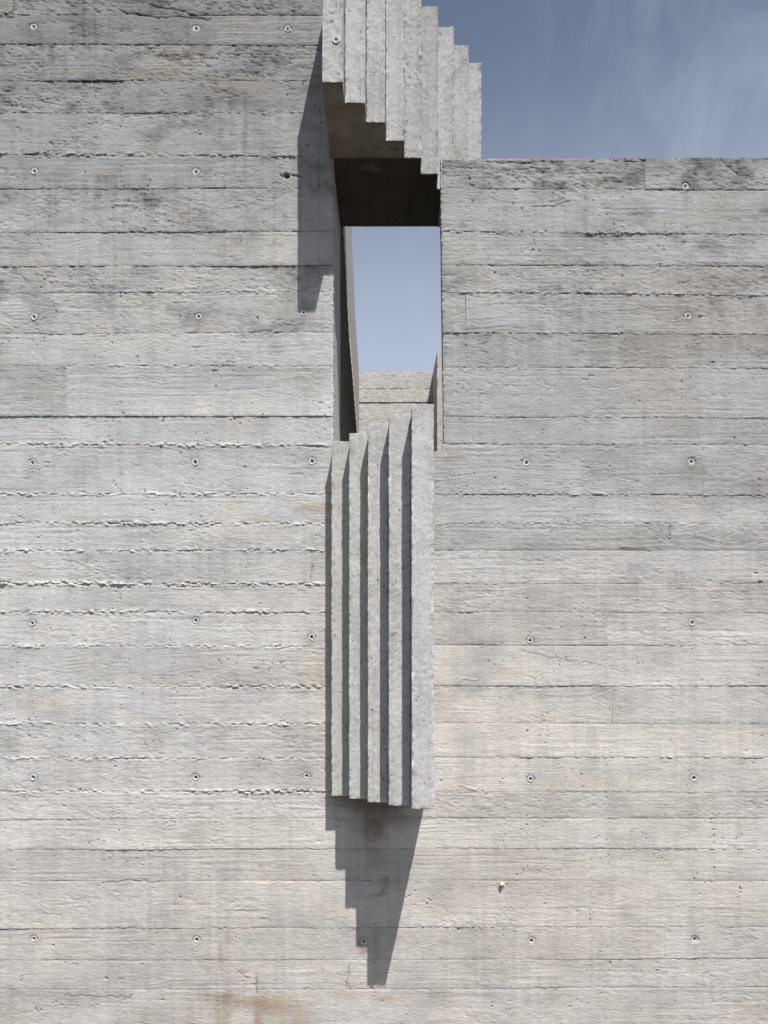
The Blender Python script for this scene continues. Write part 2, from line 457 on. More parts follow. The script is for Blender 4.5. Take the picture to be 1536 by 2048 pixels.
# smoother / greyer trowelled patches and stains: (cx,cy,rx,ry,(r,g,b) multiplier, strength, edge)
STAINS = [
    (480, 2003, 62, 18, (.74, .66, .57), .7, .6), (446, 2030, 24, 46, (.72, .63, .53), .75, .8), (520, 2012, 46, 18, (.80, .73, .65), .7, .8),
    (545, 2010, 50, 26, (.80, .70, .58), .6, .6), (600, 2045, 20, 44, (.80, .70, .60), .6, .9), (560, 2030, 60, 40, (.90, .85, .78), .6, .8),
    (430, 1992, 40, 9, (.78, .70, .60), .6, .6), (515, 2050, 9, 30, (.72, .58, .45), .7, .5),
    (380, 2040, 10, 40, (.8, .7, .6), .5, .5), (700, 1993, 60, 9, (.80, .72, .64), .45, .7),
    (770, 1998, 40, 9, (.74, .68, .60), .45, .7), (880, 2000, 40, 18, (.80, .79, .77), .5, .7),
    (20, 2035, 40, 30, (.72, .74, .70), .5, .7), (300, 2030, 40, 22, (.86, .86, .82), .5, .7),
    (441, 1915, 5, 32, (.76, .64, .50), .6, .5), (456, 1880, 8, 12, (.8, .68, .55), .5, .6),
    (514, 1965, 4, 22, (.8, .70, .6), .5, .6), (485, 1942, 8, 8, (.78, .68, .56), .5, .6),
    (640, 1014, 34, 11, (.80, .70, .60), .8, .45), (605, 1020, 18, 9, (.86, .78, .68), .6, .6),
    (635, 1035, 18, 14, (.84, .76, .68), .4, .6), (470, 1020, 26, 16, (1.02, .97, .84), .7, .6),
    (512, 1040, 18, 10, (1.03, .97, .84), .7, .6), (655, 1000, 12, 40, (.85, .8, .72), .5, .6),
    (905, 918, 26, 9, (.86, .74, .62), .7, .5), (935, 940, 12, 10, (1.05, 1.05, 1.05), .6, .4),
    (745, 1604, 84, 26, (.34, .29, .24), .80, .7), (750, 1660, 24, 32, (.50, .46, .40), .7, .6),
    (740, 1640, 60, 30, (.66, .63, .58), .6, .8), (752, 1720, 34, 26, (.72, .70, .66), .6, .7),
    (768, 1770, 12, 24, (.64, .62, .58), .6, .7), (755, 1790, 22, 6, (.7, .66, .6), .5, .6),
    (752, 1900, 8, 60, (.66, .65, .6), .5, .7), (728, 1898, 12, 14, (.62, .56, .48), .6, .6),
    (690, 1850, 22, 30, (.8, .8, .8), .5, .8), (780, 1640, 60, 14, (.62, .58, .52), .55, .7),
    (940, 1300, 54, 92, (.92, .925, .96), .95, .18), (945, 1365, 38, 22, (.92, .925, .95), .9, .2),
    (940, 1490, 34, 40, (.93, .935, .95), .9, .2), (938, 1555, 26, 26, (.94, .94, .95), .8, .2),
    (1183, 1470, 12, 30, (.88, .885, .90), .9, .2), (1183, 1530, 8, 20, (.90, .90, .90), .8, .3),
    (1066, 1188, 17, 14, (.88, .89, .91), .9, .15), (1290, 1140, 16, 14, (.92, .93, .95), .8, .15),
    (1260, 1140, 10, 14, (.9, .91, .93), .7, .2), (1305, 1335, 36, 24, (.90, .905, .93), .8, .2),
    (295, 1322, 40, 34, (.97, .975, 1.02), .9, .2), (300, 1400, 46, 30, (.96, .965, 1.01), .9, .25),
    (90, 1412, 55, 20, (.94, .91, .88), .8, .25), (22, 1330, 26, 30, (.95, .96, 1.0), .85, .2),
    (38, 280, 9, 22, (1.14, 1.16, 1.22), .9, .5), (30, 340, 16, 16, (1.08, 1.09, 1.13), .7, .5),
    (160, 492, 14, 20, (1.08, 1.08, 1.1), .7, .4), (35, 420, 12, 26, (1.08, 1.09, 1.12), .6, .6),
    (30, 1250, 5, 40, (.95, .96, 1.0), .5, .6), (40, 585, 20, 40, (1.06, 1.07, 1.1), .6, .6),
    (350, 115, 60, 26, (1.04, .96, .82), .6, .7), (330, 150, 110, 12, (1.0, .93, .8), .5, .7),
    (480, 165, 90, 8, (1.04, .96, .84), .5, .7), (420, 60, 60, 14, (.86, .88, .86), .5, .8),
    (60, 200, 26, 30, (.74, .78, .74), .5, .7), (20, 180, 20, 20, (.66, .68, .64), .5, .7),
    (245, 130, 14, 30, (.84, .86, .84), .6, .5), (340, 50, 50, 40, (.84, .87, .87), .6, .8),
    (1320, 760, 90, 120, (1.02, .95, .88), .5, .9), (1430, 650, 120, 60, (1.0, .94, .87), .5, .8),
    (1480, 480, 70, 80, (.86, .88, .90), .5, .8), (1400, 560, 120, 26, (.80, .77, .73), .5, .8),
    (1010, 745, 60, 10, (.86, .86, .84), .5, .8), (1390, 950, 26, 40, (.72, .72, .71), .7, .7),
    (1200, 930, 60, 40, (.80, .81, .81), .6, .8), (1080, 925, 40, 30, (.84, .85, .85), .5, .8),
    (1520, 960, 60, 60, (.84, .84, .84), .5, .8), (1070, 1085, 60, 14, (.78, .80, .79), .6, .7),
    (1050, 1120, 50, 40, (.82, .83, .82), .6, .8), (1300, 1080, 120, 20, (.84, .85, .84), .6, .8),
    (1430, 1075, 60, 22, (.80, .80, .79), .6, .7), (1525, 1110, 30, 20, (.78, .8, .8), .6, .7),
    (1400, 1450, 160, 10, (.92, .92, .92), .6, .8), (1100, 1385, 200, 16, (.90, .905, .91), .6, .8),
    (960, 1430, 150, 260, (1.02, 1.01, .98), .5, .9), (890, 1330, 26, 200, (1.03, 1.01, .955), .55, .8),
    (900, 1575, 60, 14, (.88, .84, .82), .6, .7), (1100, 1570, 60, 12, (.9, .88, .86), .5, .8),
    (1120, 1700, 420, 300, (1.0, .985, .955), .5, .9), (560, 1760, 260, 180, (1.005, .99, .975), .5, .9),
    (625, 1330, 24, 60, (1.06, 1.0, .88), .6, .8), (640, 1420, 16, 80, (1.05, 1.0, .9), .6, .8),
    (100, 1440, 50, 20, (.82, .83, .82), .5, .8), (15, 1490, 30, 20, (.68, .68, .66), .7, .7),
    (215, 1340, 60, 24, (.86, .87, .86), .6, .7), (310, 1455, 50, 40, (.88, .88, .87), .5, .8),
    (390, 1670, 26, 24, (.78, .76, .74), .5, .7), (190, 1670, 12, 32, (.9, .9, .89), .7, .3),
    (1480, 1665, 12, 24, (.86, .85, .84), .7, .5), (1230, 1600, 26, 24, (.88, .87, .86), .5, .7),
    (1060, 1730, 40, 20, (.90, .89, .88), .5, .8), (1090, 1300, 24, 24, (.9, .9, .9), .4, .8),
    (870, 1985, 20, 10, (.78, .78, .76), .6, .6), (1500, 2030, 60, 40, (.95, .91, .87), .5, .8),
    (920, 2035, 60, 18, (1.0, .94, .88), .5, .8), (1055, 1840, 10, 9, (1.07, 1.07, 1.08), .8, .2),
    (575, 630, 30, 40, (.88, .89, .88), .5, .8), (370, 480, 26, 40, (.86, .87, .86), .5, .8),
    (555, 540, 30, 26, (1.04, 1.04, 1.04), .6, .6), (560, 500, 100, 28, (1.08, 1.07, 1.03), .7, .25),
    (60, 790, 90, 50, (.90, .91, .90), .6, .6), (450, 740, 120, 12, (.86, .87, .86), .6, .8),
    (600, 750, 60, 20, (.86, .86, .84), .6, .8), (200, 935, 60, 30, (.92, .92, .91), .5, .8),
]
rs = np.random.RandomState(5)
for _ in range(70):   # small anonymous cloudy blotches
    k = rs.uniform(.88, .97)
    STAINS.append((rs.uniform(-200, 1800), rs.uniform(0, 2050), rs.uniform(15, 60), rs.uniform(8, 36),
                   (k, k * rs.uniform(.99, 1.01), k * rs.uniform(.97, 1.02)), .6, rs.uniform(.3, .9)))

# long cracks / scuffs: polyline, half width, depth
CRACKS = [([(240, 18), (256, 28), (290, 30), (320, 38), (350, 33), (395, 36), (420, 40)], 1.6, 1.6),
          ([(300, 10), (330, 16), (360, 22), (385, 30), (400, 34)], 1.4, 1.3),
          ([(585, 351), (604, 352)], 1.8, 2.0), ([(55, 1), (200, 8)], 1.0, 1.0),
          ([(560, 349), (567, 352)], 1.8, 2.0), ([(27, 0), (26, 28)], 1.2, 1.2),
          ([(1005, 340), (1060, 335), (1100, 338)], 1.2, 1.2), ([(1180, 322), (1205, 315), (1230, 320), (1290, 321)], 1.8, 2.2),
          ([(975, 322), (1050, 326), (1090, 319), (1105, 324)], 1.5, 1.8), ([(1440, 318), (1475, 350), (1500, 352)], 1.2, 1.2),
          ([(1060, 415), (1110, 412), (1140, 402)], 1.2, 1.2), ([(205, 1766), (270, 1762), (325, 1765)], 1.0, 1.0),
          ([(860, 400), (900, 400)], 1, 0), ([(620, 1160), (628, 1120)], .8, .6),
          ([(1040, 1300), (1090, 1312), (1150, 1322), (1200, 1328)], .9, .5),
          ([(778, 1752), (770, 1772), (763, 1790), (748, 1793)], .8, .5),
          ([(478, 1943), (492, 1956), (512, 1957), (514, 1985)], 1.1, .8), ([(697, 1930), (695, 1975)], 1.0, .7),
          ([(130, 1990), (260, 1995), (265, 1990)], .9, .7),
          ([(910, 1370), (925, 1358), (950, 1362), (962, 1350)], 1.1, -1.0), ([(920, 1570), (950, 1580), (960, 1570)], 1.1, -1.2)]


def crack_field(u, v):
    h = np.zeros_like(u); c = np.zeros_like(u)
    uu = u + 2.5 * n2d(u / 9, v / 9, 31); vv = v + 2.5 * n2d(u / 9, v / 9, 32)
    for pts, w, dep in CRACKS:
        x0 = min(p[0] for p in pts) - 8; x1 = max(p[0] for p in pts) + 8
        y0 = min(p[1] for p in pts) - 8; y1 = max(p[1] for p in pts) + 8
        m = (u > x0) & (u < x1) & (v > y0) & (v < y1)
        if not m.any() or dep == 0: continue
        a = uu[m]; b = vv[m]; d = np.full(a.shape, 99.0)
        for (ax, ay), (bx, by) in zip(pts[:-1], pts[1:]):
            dx, dy = bx - ax, by - ay
            t = np.clip(((a - ax) * dx + (b - ay) * dy) / (dx * dx + dy * dy), 0, 1)
            d = np.minimum(d, np.hypot(a - ax - t * dx, b - ay - t * dy))
        e = 1 - sst(w * .4, w * 1.6, d)
        h[m] -= dep * e
        if dep > 0: c[m] = np.maximum(c[m], e * .55)
    return h, c


def surface(u, v, ci, bseed, tone, rough, side_rough=None):
    """height (proud +) and colour of a shutter-board imprint; ci = course index (joint above)"""
    dt = v - jv(ci, u)
    db = jv(ci + 1, u) - v
    # knots bend the grain
    vw = v.copy(); kn = np.zeros_like(u)
    for (kx, ky, krx, kry) in KNOTS:
        m = (np.abs(u - kx) < 6 * krx) & (np.abs(v - ky) < 5 * kry)
        if not m.any(): continue
        a = (u[m] - kx) / krx; b = (v[m] - ky) / kry
        d = a * a * .35 + b * b
        vw[m] += np.sign(b) * -kry * 0.8 * np.exp(-d * .5) * (np.abs(b) > .01)
        kn[m] = np.maximum(kn[m], 1 - sst(.55, 1.05, np.sqrt(a * a + b * b) + .2 * n2d(u[m] / 8, v[m] / 8, 9)))
    vw = vw + 4.0 * n2d(u / 170.0, v / 60.0, bseed) + 1.2 * n2d(u / 40.0, v / 30.0, bseed + 1)
    top = 1 - sst(200, 900, v)
    # scaly torn fibres: ridged, slanted short ripples in patches
    mask = sst(-.12, .42, fbm(u / 130.0, v / 34.0, bseed + 2, 3) + rough) * (.55 + .45 * (1 - sst(1200, 1600, v)))
    sc1 = fbl((u - .9 * vw) / 7.5, (vw + .10 * u) / 3.9, bseed + 3, 3, .7)
    sc2 = fbl(u / 12.0, vw / 2.8, bseed + 4, 2, .7)
    sx = sc1 * .6 + sc2 * .5
    scal = np.sign(sx) * np.abs(sx) ** .9
    # band of soft fibre, long parallel lines
    grm = sst(-.2, .5, fbm(u / 400.0, v / 22.0, bseed + 6, 2))
    gr = n2d(u / 120.0, vw / 2.9, bseed + 5) + .6 * n2d(u / 60.0, vw / 1.9, bseed + 7)
    # crevices between torn fibre scales: thin dark branching lines
    ca = n2d((u - 1.1 * vw) / 8.5 + .8 * sc2, vw / 4.6 + .5 * sc1, bseed + 40)
    cb = n2d((u - .5 * vw) / 15.0 + .6 * sc1, vw / 3.4, bseed + 41)
    crev = np.maximum(np.clip(1 - np.abs(ca) * 4.2, 0, 1), .8 * np.clip(1 - np.abs(cb) * 5.0, 0, 1))
    cmask = sst(.0, .65, fbm(u / 110.0, v / 30.0, bseed + 42, 3) + .8 * rough + .18 + .22 * top)
    crev = crev * cmask * sst(-.5, .4, n2d(u / 13., v / 9., bseed + 43))
    h = -1.05 * crev * (1 + .4 * top) + (.10 + .90 * mask) * scal * .70 * (1 + .45 * top) + gr * (.08 + .30 * grm)
    h += .22 * fbm(u / 6.0, v / 4.0, 41, 2)
    h += .6 * n2d(u / 260.0, v / 90.0, bseed + 8)
    h *= (1 - .85 * kn)
    h += kn * .3 * np.sin(np.hypot(u, v) * .9)
    # smooth trowelled patches
    sm = np.zeros_like(u)
    C = np.ones(u.shape + (3,))
    for k, (cx, cy, rx, ry, colr, st, ed) in enumerate(STAINS):
        m = (np.abs(u - cx) < rx * 1.6) & (np.abs(v - cy) < ry * 1.6)
        if not m.any(): continue
        e = blob(u[m], v[m], cx, cy, rx, ry, max(ed, .22), .45, k) * st
        lum = sum(colr) / 3; sat = .55 if colr[2] > colr[0] else 1.0; colr = tuple(lum + (q - lum) * sat for q in colr)
        C[m] *= (1 - e)[:, None] + e[:, None] * np.array(colr)
        if ed <= .25: sm[m] = np.maximum(sm[m], e)
    h *= (1 - .75 * sm)
    # joints
    white = np.zeros_like(u); darkj = np.zeros_like(u)
    for ji, d, sgn in ((ci, dt, 1), (ci + 1, db, -1)):
        if ji in FIN:
            A = seglist(FIN[ji], u); Wt = seglist([(a, b, c * w) for a, b, c, w in FIN[ji]], u)
            dd = d * sgn
            wdt = 4.2 + 1.6 * n2d(u / 30, ji, 11)
            A = A * np.clip(.62 + .42 * n2d(u / 45, ji * 1.7, 12) + .4 * n2d(u / 12, ji * 2.3, 22), .08, 1.2)
            e = np.exp(-(dd / wdt) ** 2)
            r = n2d(u / 6.5 + ji * 9.1 + .08 * dd, (dd + 40) / 3.1, 13 + ji) * .75 + .55 * n2d(u / 3.4, (dd + 40) / 2.3, 14 + ji)
            h = h * (1 - .6 * e * np.clip(A, 0, 1)) + e * A * (.8 + 3.3 * r)
            white = np.maximum(white, e * Wt * np.clip(.55 + 1.1 * r, 0, 1))
            darkj = np.maximum(darkj, e * np.clip(A, 0, 1.2) * np.clip(-1.3 * r - .05, 0, .6))
        if ji in LIP:
            Lp = .78 * seglist(LIP[ji], u, 12.0) * (.85 + .35 * n2d(u / 24.0, ji, 15))
            if sgn < 0: h += np.clip(Lp, 0, 9) * np.exp(-np.maximum(db, 0) / 14.0) * np.clip(.72 + .9 * n2d(u / 7., ji * 3., 16) + .5 * n2d(u / 3., ji * 5., 17), .1, 1.3)
            else: h += np.clip(-Lp, 0, 9) * np.exp(-np.maximum(dt, 0) / 14.0)
        # every joint: faint arris wear
        e0 = np.exp(-np.maximum(d, 0) / 1.6)
        jw = np.clip(.75 + .5 * n2d(u / 60., ji * 1.3, 23) + .4 * n2d(u / 5., ji * 2.9, 24), .1, 1.2)
        h -= .8 * e0 * jw
        darkj = np.maximum(darkj, .42 * jw * np.exp(-np.maximum(d, 0) / 1.3) * (1 - white))
        darkj = np.maximum(darkj, .13 * jw * np.exp(-np.maximum(d, 0) / 5.0) * (1 - white))
    # tie plug dimples
    for kt, (tx, ty) in enumerate(TIES):
        if kt % 3 != 1:
            md = (np.abs(u - tx) < 9) & (v > ty + 6) & (v < ty + 90)
            if md.any():
                dr = np.exp(-((u[md] - tx - 1.5 * n2d(v[md] / 14., 0 * v[md], 200 + kt)) / 2.6) ** 2) * np.exp(-(v[md] - ty) / (18. + 7 * (kt % 4)))
                C[md] *= (1 - dr[:, None] * np.array([.16, .20, .26]) * (1 if kt % 2 else .55))
        m = (np.abs(u - tx) < 26) & (np.abs(v - ty) < 26)
        if not m.any(): continue
        d = np.hypot(u[m] - tx, v[m] - ty) + 1.2 * n2d(u[m] / 4, v[m] / 4, 19)
        h[m] = np.where(d < 7.2, -1.2, h[m])
        h[m] = np.where(d < 5.5, -9, h[m])
        ring = np.exp(-((d - 9.5) / 1.8) ** 2)
        C[m] *= (1 - .20 * ring * np.clip(.5 + n2d(u[m] / 6, v[m] / 6, 20) + .5 * (v[m] < ty), 0, 1))[:, None]
        C[m] *= (1 - .10 * np.exp(-(d / 18) ** 2))[:, None]
    # torn hole with a crack beside it, top left
    d = np.hypot(u - 573, v - 351) + 2 * n2d(u / 5, v / 5, 21)
    h -= 7 * (1 - sst(3.5, 6.5, d)); C *= (1 - .8 * (1 - sst(3.5, 6.5, d)))[..., None]
    ch, cc = crack_field(u, v)
    h += ch
    # bug holes
    pn = n2d(u / 3.4, v / 3.4, 51)
    pm = sst(.84, .92, pn) * sst(.25, .5, n2d(u / 40, v / 30, 52) + .2 * top)
    h -= 2.4 * pm
    # ---------------- colour
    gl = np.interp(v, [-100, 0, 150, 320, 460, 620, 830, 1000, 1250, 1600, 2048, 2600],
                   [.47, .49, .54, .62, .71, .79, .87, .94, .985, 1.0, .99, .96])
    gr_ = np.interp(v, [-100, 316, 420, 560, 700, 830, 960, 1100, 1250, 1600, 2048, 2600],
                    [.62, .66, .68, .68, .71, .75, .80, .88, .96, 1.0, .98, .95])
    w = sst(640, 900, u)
    g = gl * (1 - w) + gr_ * w  # darker upward: weathering, plus some lens vignetting put into the colour
    warm = sst(900, 1900, v + .35 * (u - 700))
    base = 1.09 * np.stack([.402 + .015 * warm, .3975 - .001 * warm, .386 - .013 * warm], -1)
    lowg = (1 - warm)[..., None]
    base = base * (1 + lowg * np.array([-.004, .0, -.004]))
    cl = fbm(u / 55.0, v / 38.0, 66, 5, .62)
    t = tone * 1.3 + .10 * fbm(u / 220.0, v / 160.0, 61, 3) + .10 * n2d(u / 140.0, 0 * v, bseed + 55) * n2d(u / 900.0, 0 * v + 5.5, bseed) + .15 * fbm(u / 60.0, v / 40.0, 62, 4, .6) \
        - (.09 + .20 * top) * sst(.04, .40, cl) * (.6 + .8 * mask) \
        + .09 * n2d(u / 300., 0 * v, bseed + 50) * (dt - db) / 70. \
        - .05 * np.exp(-np.maximum(np.minimum(dt, db), 0) / 7.0) * (.4 + n2d(u / 70., 0 * v, bseed + 51)) \
        - (.10 + .16 * top) * crev \
        + .07 * n2d(u / 7.0, v / 140.0, 63) * (.6 + .4 * n2d(u / 80., v / 80., 64)) \
        + .04 * fbl(u / 46.0, vw / 7.0, bseed + 9, 2)
    # darker grime in torn zones of the weathered top
    t = t - mask * (.05 + .09 * top) * sst(-.2, .6, n2d(u / 60., v / 30., 65))
    t = t - sst(880, 900, u) * .30 * np.exp(-np.maximum(v - 318, 0) / (16 + 14 * n2d(u / 14., 0 * v, 69))) * sst(-.3, .5, n2d(u / 50., 0 * v, 70)) \
        - .16 * sst(.05, .5, fbl(u / 10., v / 190., 72, 3)) * sst(0, .5, n2d(u / 160., v / 130., 73)) * (.4 + .6 * top)
    cav = np.clip(-h, 0, 2.2) / 2.2
    t = t - (.10 + .16 * top) * cav * mask
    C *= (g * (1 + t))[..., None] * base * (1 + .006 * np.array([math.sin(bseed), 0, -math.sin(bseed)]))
    hue = fbm(u / 75., v / 50., 67, 3)[..., None]
    C *= 1 + hue * np.array([.014, .0, -.018]) + .6 * n2d(u / 19., v / 15., 68)[..., None] * np.array([.012, -.004, -.006])
    C *= (1 - .5 * pm)[..., None]
    C *= (1 - cc)[..., None]
    C *= (1 - darkj * (.55 + .25 * top))[..., None]
    C = C * (1 - .6 * white[..., None]) + .6 * white[..., None] * np.array([.56, .545, .515])
    C *= (1 + kn * -.045)[..., None]
    # ochre lichen specks up high
    och = sst(.25, .6, fbm(u / 40., v / 18., 71, 4)) * .25 * (.4 + top)
    C *= (1 - och[..., None] * np.array([.02, .08, .22]))
    return h, np.clip(C, .01, .9)


def u_samples(a, b, fine=2.0):
    pts = []
    segs = [(UMIN, -24, 14.0), (-24, 1560, fine * 1.08), (1560, UMAX, 14.0)]
    for s0, s1, st in segs:
        lo = max(a, s0); hi = min(b, s1)
        if hi - lo < .5: continue
        n = max(2, int(round((hi - lo) / st)) + 1)
        pts.append(np.linspace(lo, hi, n))
    r = np.unique(np.round(np.concatenate(pts), 4))
    return r


def v_rows(hgt, fine):
    edge = np.array([0, .9, 2.2, 3.8]) if fine < 4 else np.array([0, 2.0])
    n = max(2, int(round((hgt - 2 * edge[-1]) / fine)) + 1)
    mid = np.linspace(edge[-1], hgt - edge[-1], n)
    r = np.concatenate([edge[:-1], mid, (hgt - edge)[::-1][1:]])
    return r / hgt


def board(parent, ci, ua, ub, tone, rough, off, vtop=None, vbot=None, edge_l=False, edge_r=False, top_open=False, name="concrete_board", seed=None):
    us = u_samples(ua, ub)
    vt = jv(ci, us) if vtop is None else np.full_like(us, vtop)
    vb = jv(ci + 1, us) if vbot is None else np.full_like(us, vbot)
    if top_open:
        vt = vt + 1.8 * fbm(us / 30.0, us * 0, 81, 4) + 1.6 * n2d(us / 5.0, us * 0, 82)
    fine = 1.75 if vb.min() < 2080 and vb.max() > -10 else 10.0
    rows = v_rows(float((vb - vt).mean()), fine)
    U = np.repeat(us[None, :], len(rows), 0)
    Vv = vt[None, :] + rows[:, None] * (vb - vt)[None, :]
    bseed = 1000 + ci * 37 + int(ua) % 911 if seed is None else seed
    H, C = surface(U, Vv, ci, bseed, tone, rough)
    # the arris at the opening is crumbly
    for on, e0, s in ((edge_l, ua, 1), (edge_r, ub, -1)):
        if not on: continue
        d = (U - e0) * s
        e = np.exp(-np.maximum(d, 0) / 3.0)
        r = fbm(U / 5.0, Vv / 5.0, 91, 2)
        H -= e * (1.2 + 3.2 * np.clip(-r, 0, 1))
        C *= (1 - .35 * e * np.clip(-2 * r, 0, 1) + .22 * e * np.clip(2 * r, 0, 1))[..., None]
        U = U + s * e * (.2 + 1.3 * np.clip(n2d(Vv / 4.5, U * 0, 92), -.6, 1)) * (d < 6)
    if top_open:
        d = Vv - vt[None, :]
        e = np.exp(-d / 4.0)
        r = fbm(U / 7.0, Vv / 5.0, 93, 3)
        H -= e * (1.0 + 3.5 * np.clip(-r, 0, 1))
        C *= (1 + .12 * e * r)[..., None]
    if edge_l:
        U = U + (880.9 + (Vv - 325.0) * .0124 - OPEN_R) * np.clip(1 - (U - ua) / 120.0, 0, 1)
    H = H + off
    nr, nc = U.shape
    P = np.stack([wx(U), wy(-H), wz(Vv)], -1)
    verts = [P.reshape(-1, 3)]; cols = [C.reshape(-1, 3)]; faces = [quads(nr, nc)]
    base = nr * nc

    def skirt(line, cl, depth, flip):
        nonlocal base
        back = line.copy(); back[:, 1] = wy(depth)
        verts.append(np.concatenate([line, back])); cols.append(np.concatenate([cl, cl]))
        faces.append(quads(2, len(line), base, flip)); base += 2 * len(line)
    skirt(P[0], C[0], 12, True)
    skirt(P[-1], C[-1], 12, False)
    skirt(P[:, 0], C[:, 0], 12, False)
    skirt(P[:, -1], C[:, -1], 12, True)
    return mesh_obj(name, np.concatenate(verts), np.concatenate(faces), np.concatenate(cols), M_WALL, parent)


# ------------------------------------------------------------------ ground
g = GROUND_V
n = 61
gx = np.linspace(-1, 1, n); gx = np.sign(gx) * np.abs(gx) ** 3 * 2500
GX, GY = np.meshgrid(gx, gx)
GZ = np.zeros_like(GX) + .01 * n2d(GX * .8, GY * .8, 3) * (np.abs(GX) < 60)
ground = mesh_obj("ground", np.stack([GX, GY, GZ], -1).reshape(-1, 3), quads(n, n, 0, True), None, M_GROUND)
tag(ground, kind="structure")
ground["label"] = "dry turf ground running out from the foot of the wall"

# ------------------------------------------------------------------ main wall
wall = tag(empty("concrete_wall", (0, 0, 0)),
           "large grey board-marked concrete wall with a tall narrow opening, taller left of it", "wall")

BREAKS = {0: [25], 1: [378], 3: [248], 7: [452], 11: [133], 28: [1117], 24: [199], 9: [932], 10: [1008, 470],
          17: [918], 20: [1225], 5: [1290], 8: [352], 13: [1290], 15: [300], 18: [1215, 250], 22: [480], 25: [1170],
          26: [540], 27: [1330], 6: [1130], 12: [430]}
rb = np.random.RandomState(11)
for ci in range(NJ - 1):
    top_j, bot_j = J[ci][1], J[ci + 1][1]
    if bot_j <= 320:          # only the tall left part exists here
        spans = [(UMIN, 659.0)]
    elif bot_j <= 895:        # beside the opening
        spans = [(UMIN, OPEN_L), (OPEN_R, UMAX)]
    elif top_j < 900:         # the sill course
        spans = [(UMIN, OPEN_L), (OPEN_L, OPEN_R), (OPEN_R, UMAX)]
    elif top_j < 1640:
        spans = [(UMIN, 762.0), (762.0, UMAX)]
    else:
        spans = [(UMIN, UMAX)]
    for (a, b) in spans:
        cuts = [a] + [c for c in BREAKS.get(ci, []) if a < c < b] + [b]
        for ua, ub in zip(cuts[:-1], cuts[1:]):
            tone = rb.uniform(-.055, .055); rough = rb.uniform(-.30, .12); off = rb.uniform(-.45, .45)
            if ci in (2, 8, 23): rough = .30
            if ci in (0,): rough = .2
            if ci in (1, 5, 12, 14, 25): rough = -.4
            if ci == 9 and ub <= OPEN_L: rough = .12
            if ci == 5 and ua >= OPEN_R: rough = .25
            if ci in (26,): rough = -.12
            if ci == 7 and ua == 452: tone = .08; rough = -.3
            if ci == 7 and ub == 452: tone = -.02
            if ci == 11 and ub == 133: tone = -.08; off = 1.0
            if ci == 11 and ua == 133: rough = -.25; tone = .03
            if ci == 3 and ub == 248: tone = .05; rough = .15
            if ci == 3 and ua == 248: tone = -.05; rough = -.2
            if ci == 1 and ub == 378: tone = -.05
            if ci == 1 and ua == 378: tone = .03
            if ci == 28 and ub == 1117: tone = -.04
            if ci == 22 and ua > 700: tone = .03; rough = -.3
            if ci == 21 and ua > 700: tone = .05; rough = -.35
            if ci == 20 and ua > 700: tone = -.04; rough = -.1
            if ci == 15 and ua > 700: tone = -.05; rough = .1
            if ci == 14 and ua > 700: tone = .02; rough = -.35
            kw = {}
            if bot_j <= 895 and bot_j > 320:
                kw['edge_r'] = ub == OPEN_L
                kw['edge_l'] = ua == OPEN_R
            if ci == 13 and ua >= OPEN_L:
                tone, rough, off = -.01, 0.0, 0.1
                kw['seed'] = 1777
                if ua == OPEN_L: kw['vtop'] = SILL_V
            if ci == 5 and ua == OPEN_R: kw['top_open'] = True
            board(wall, ci, ua, ub, tone, rough, off, **kw)


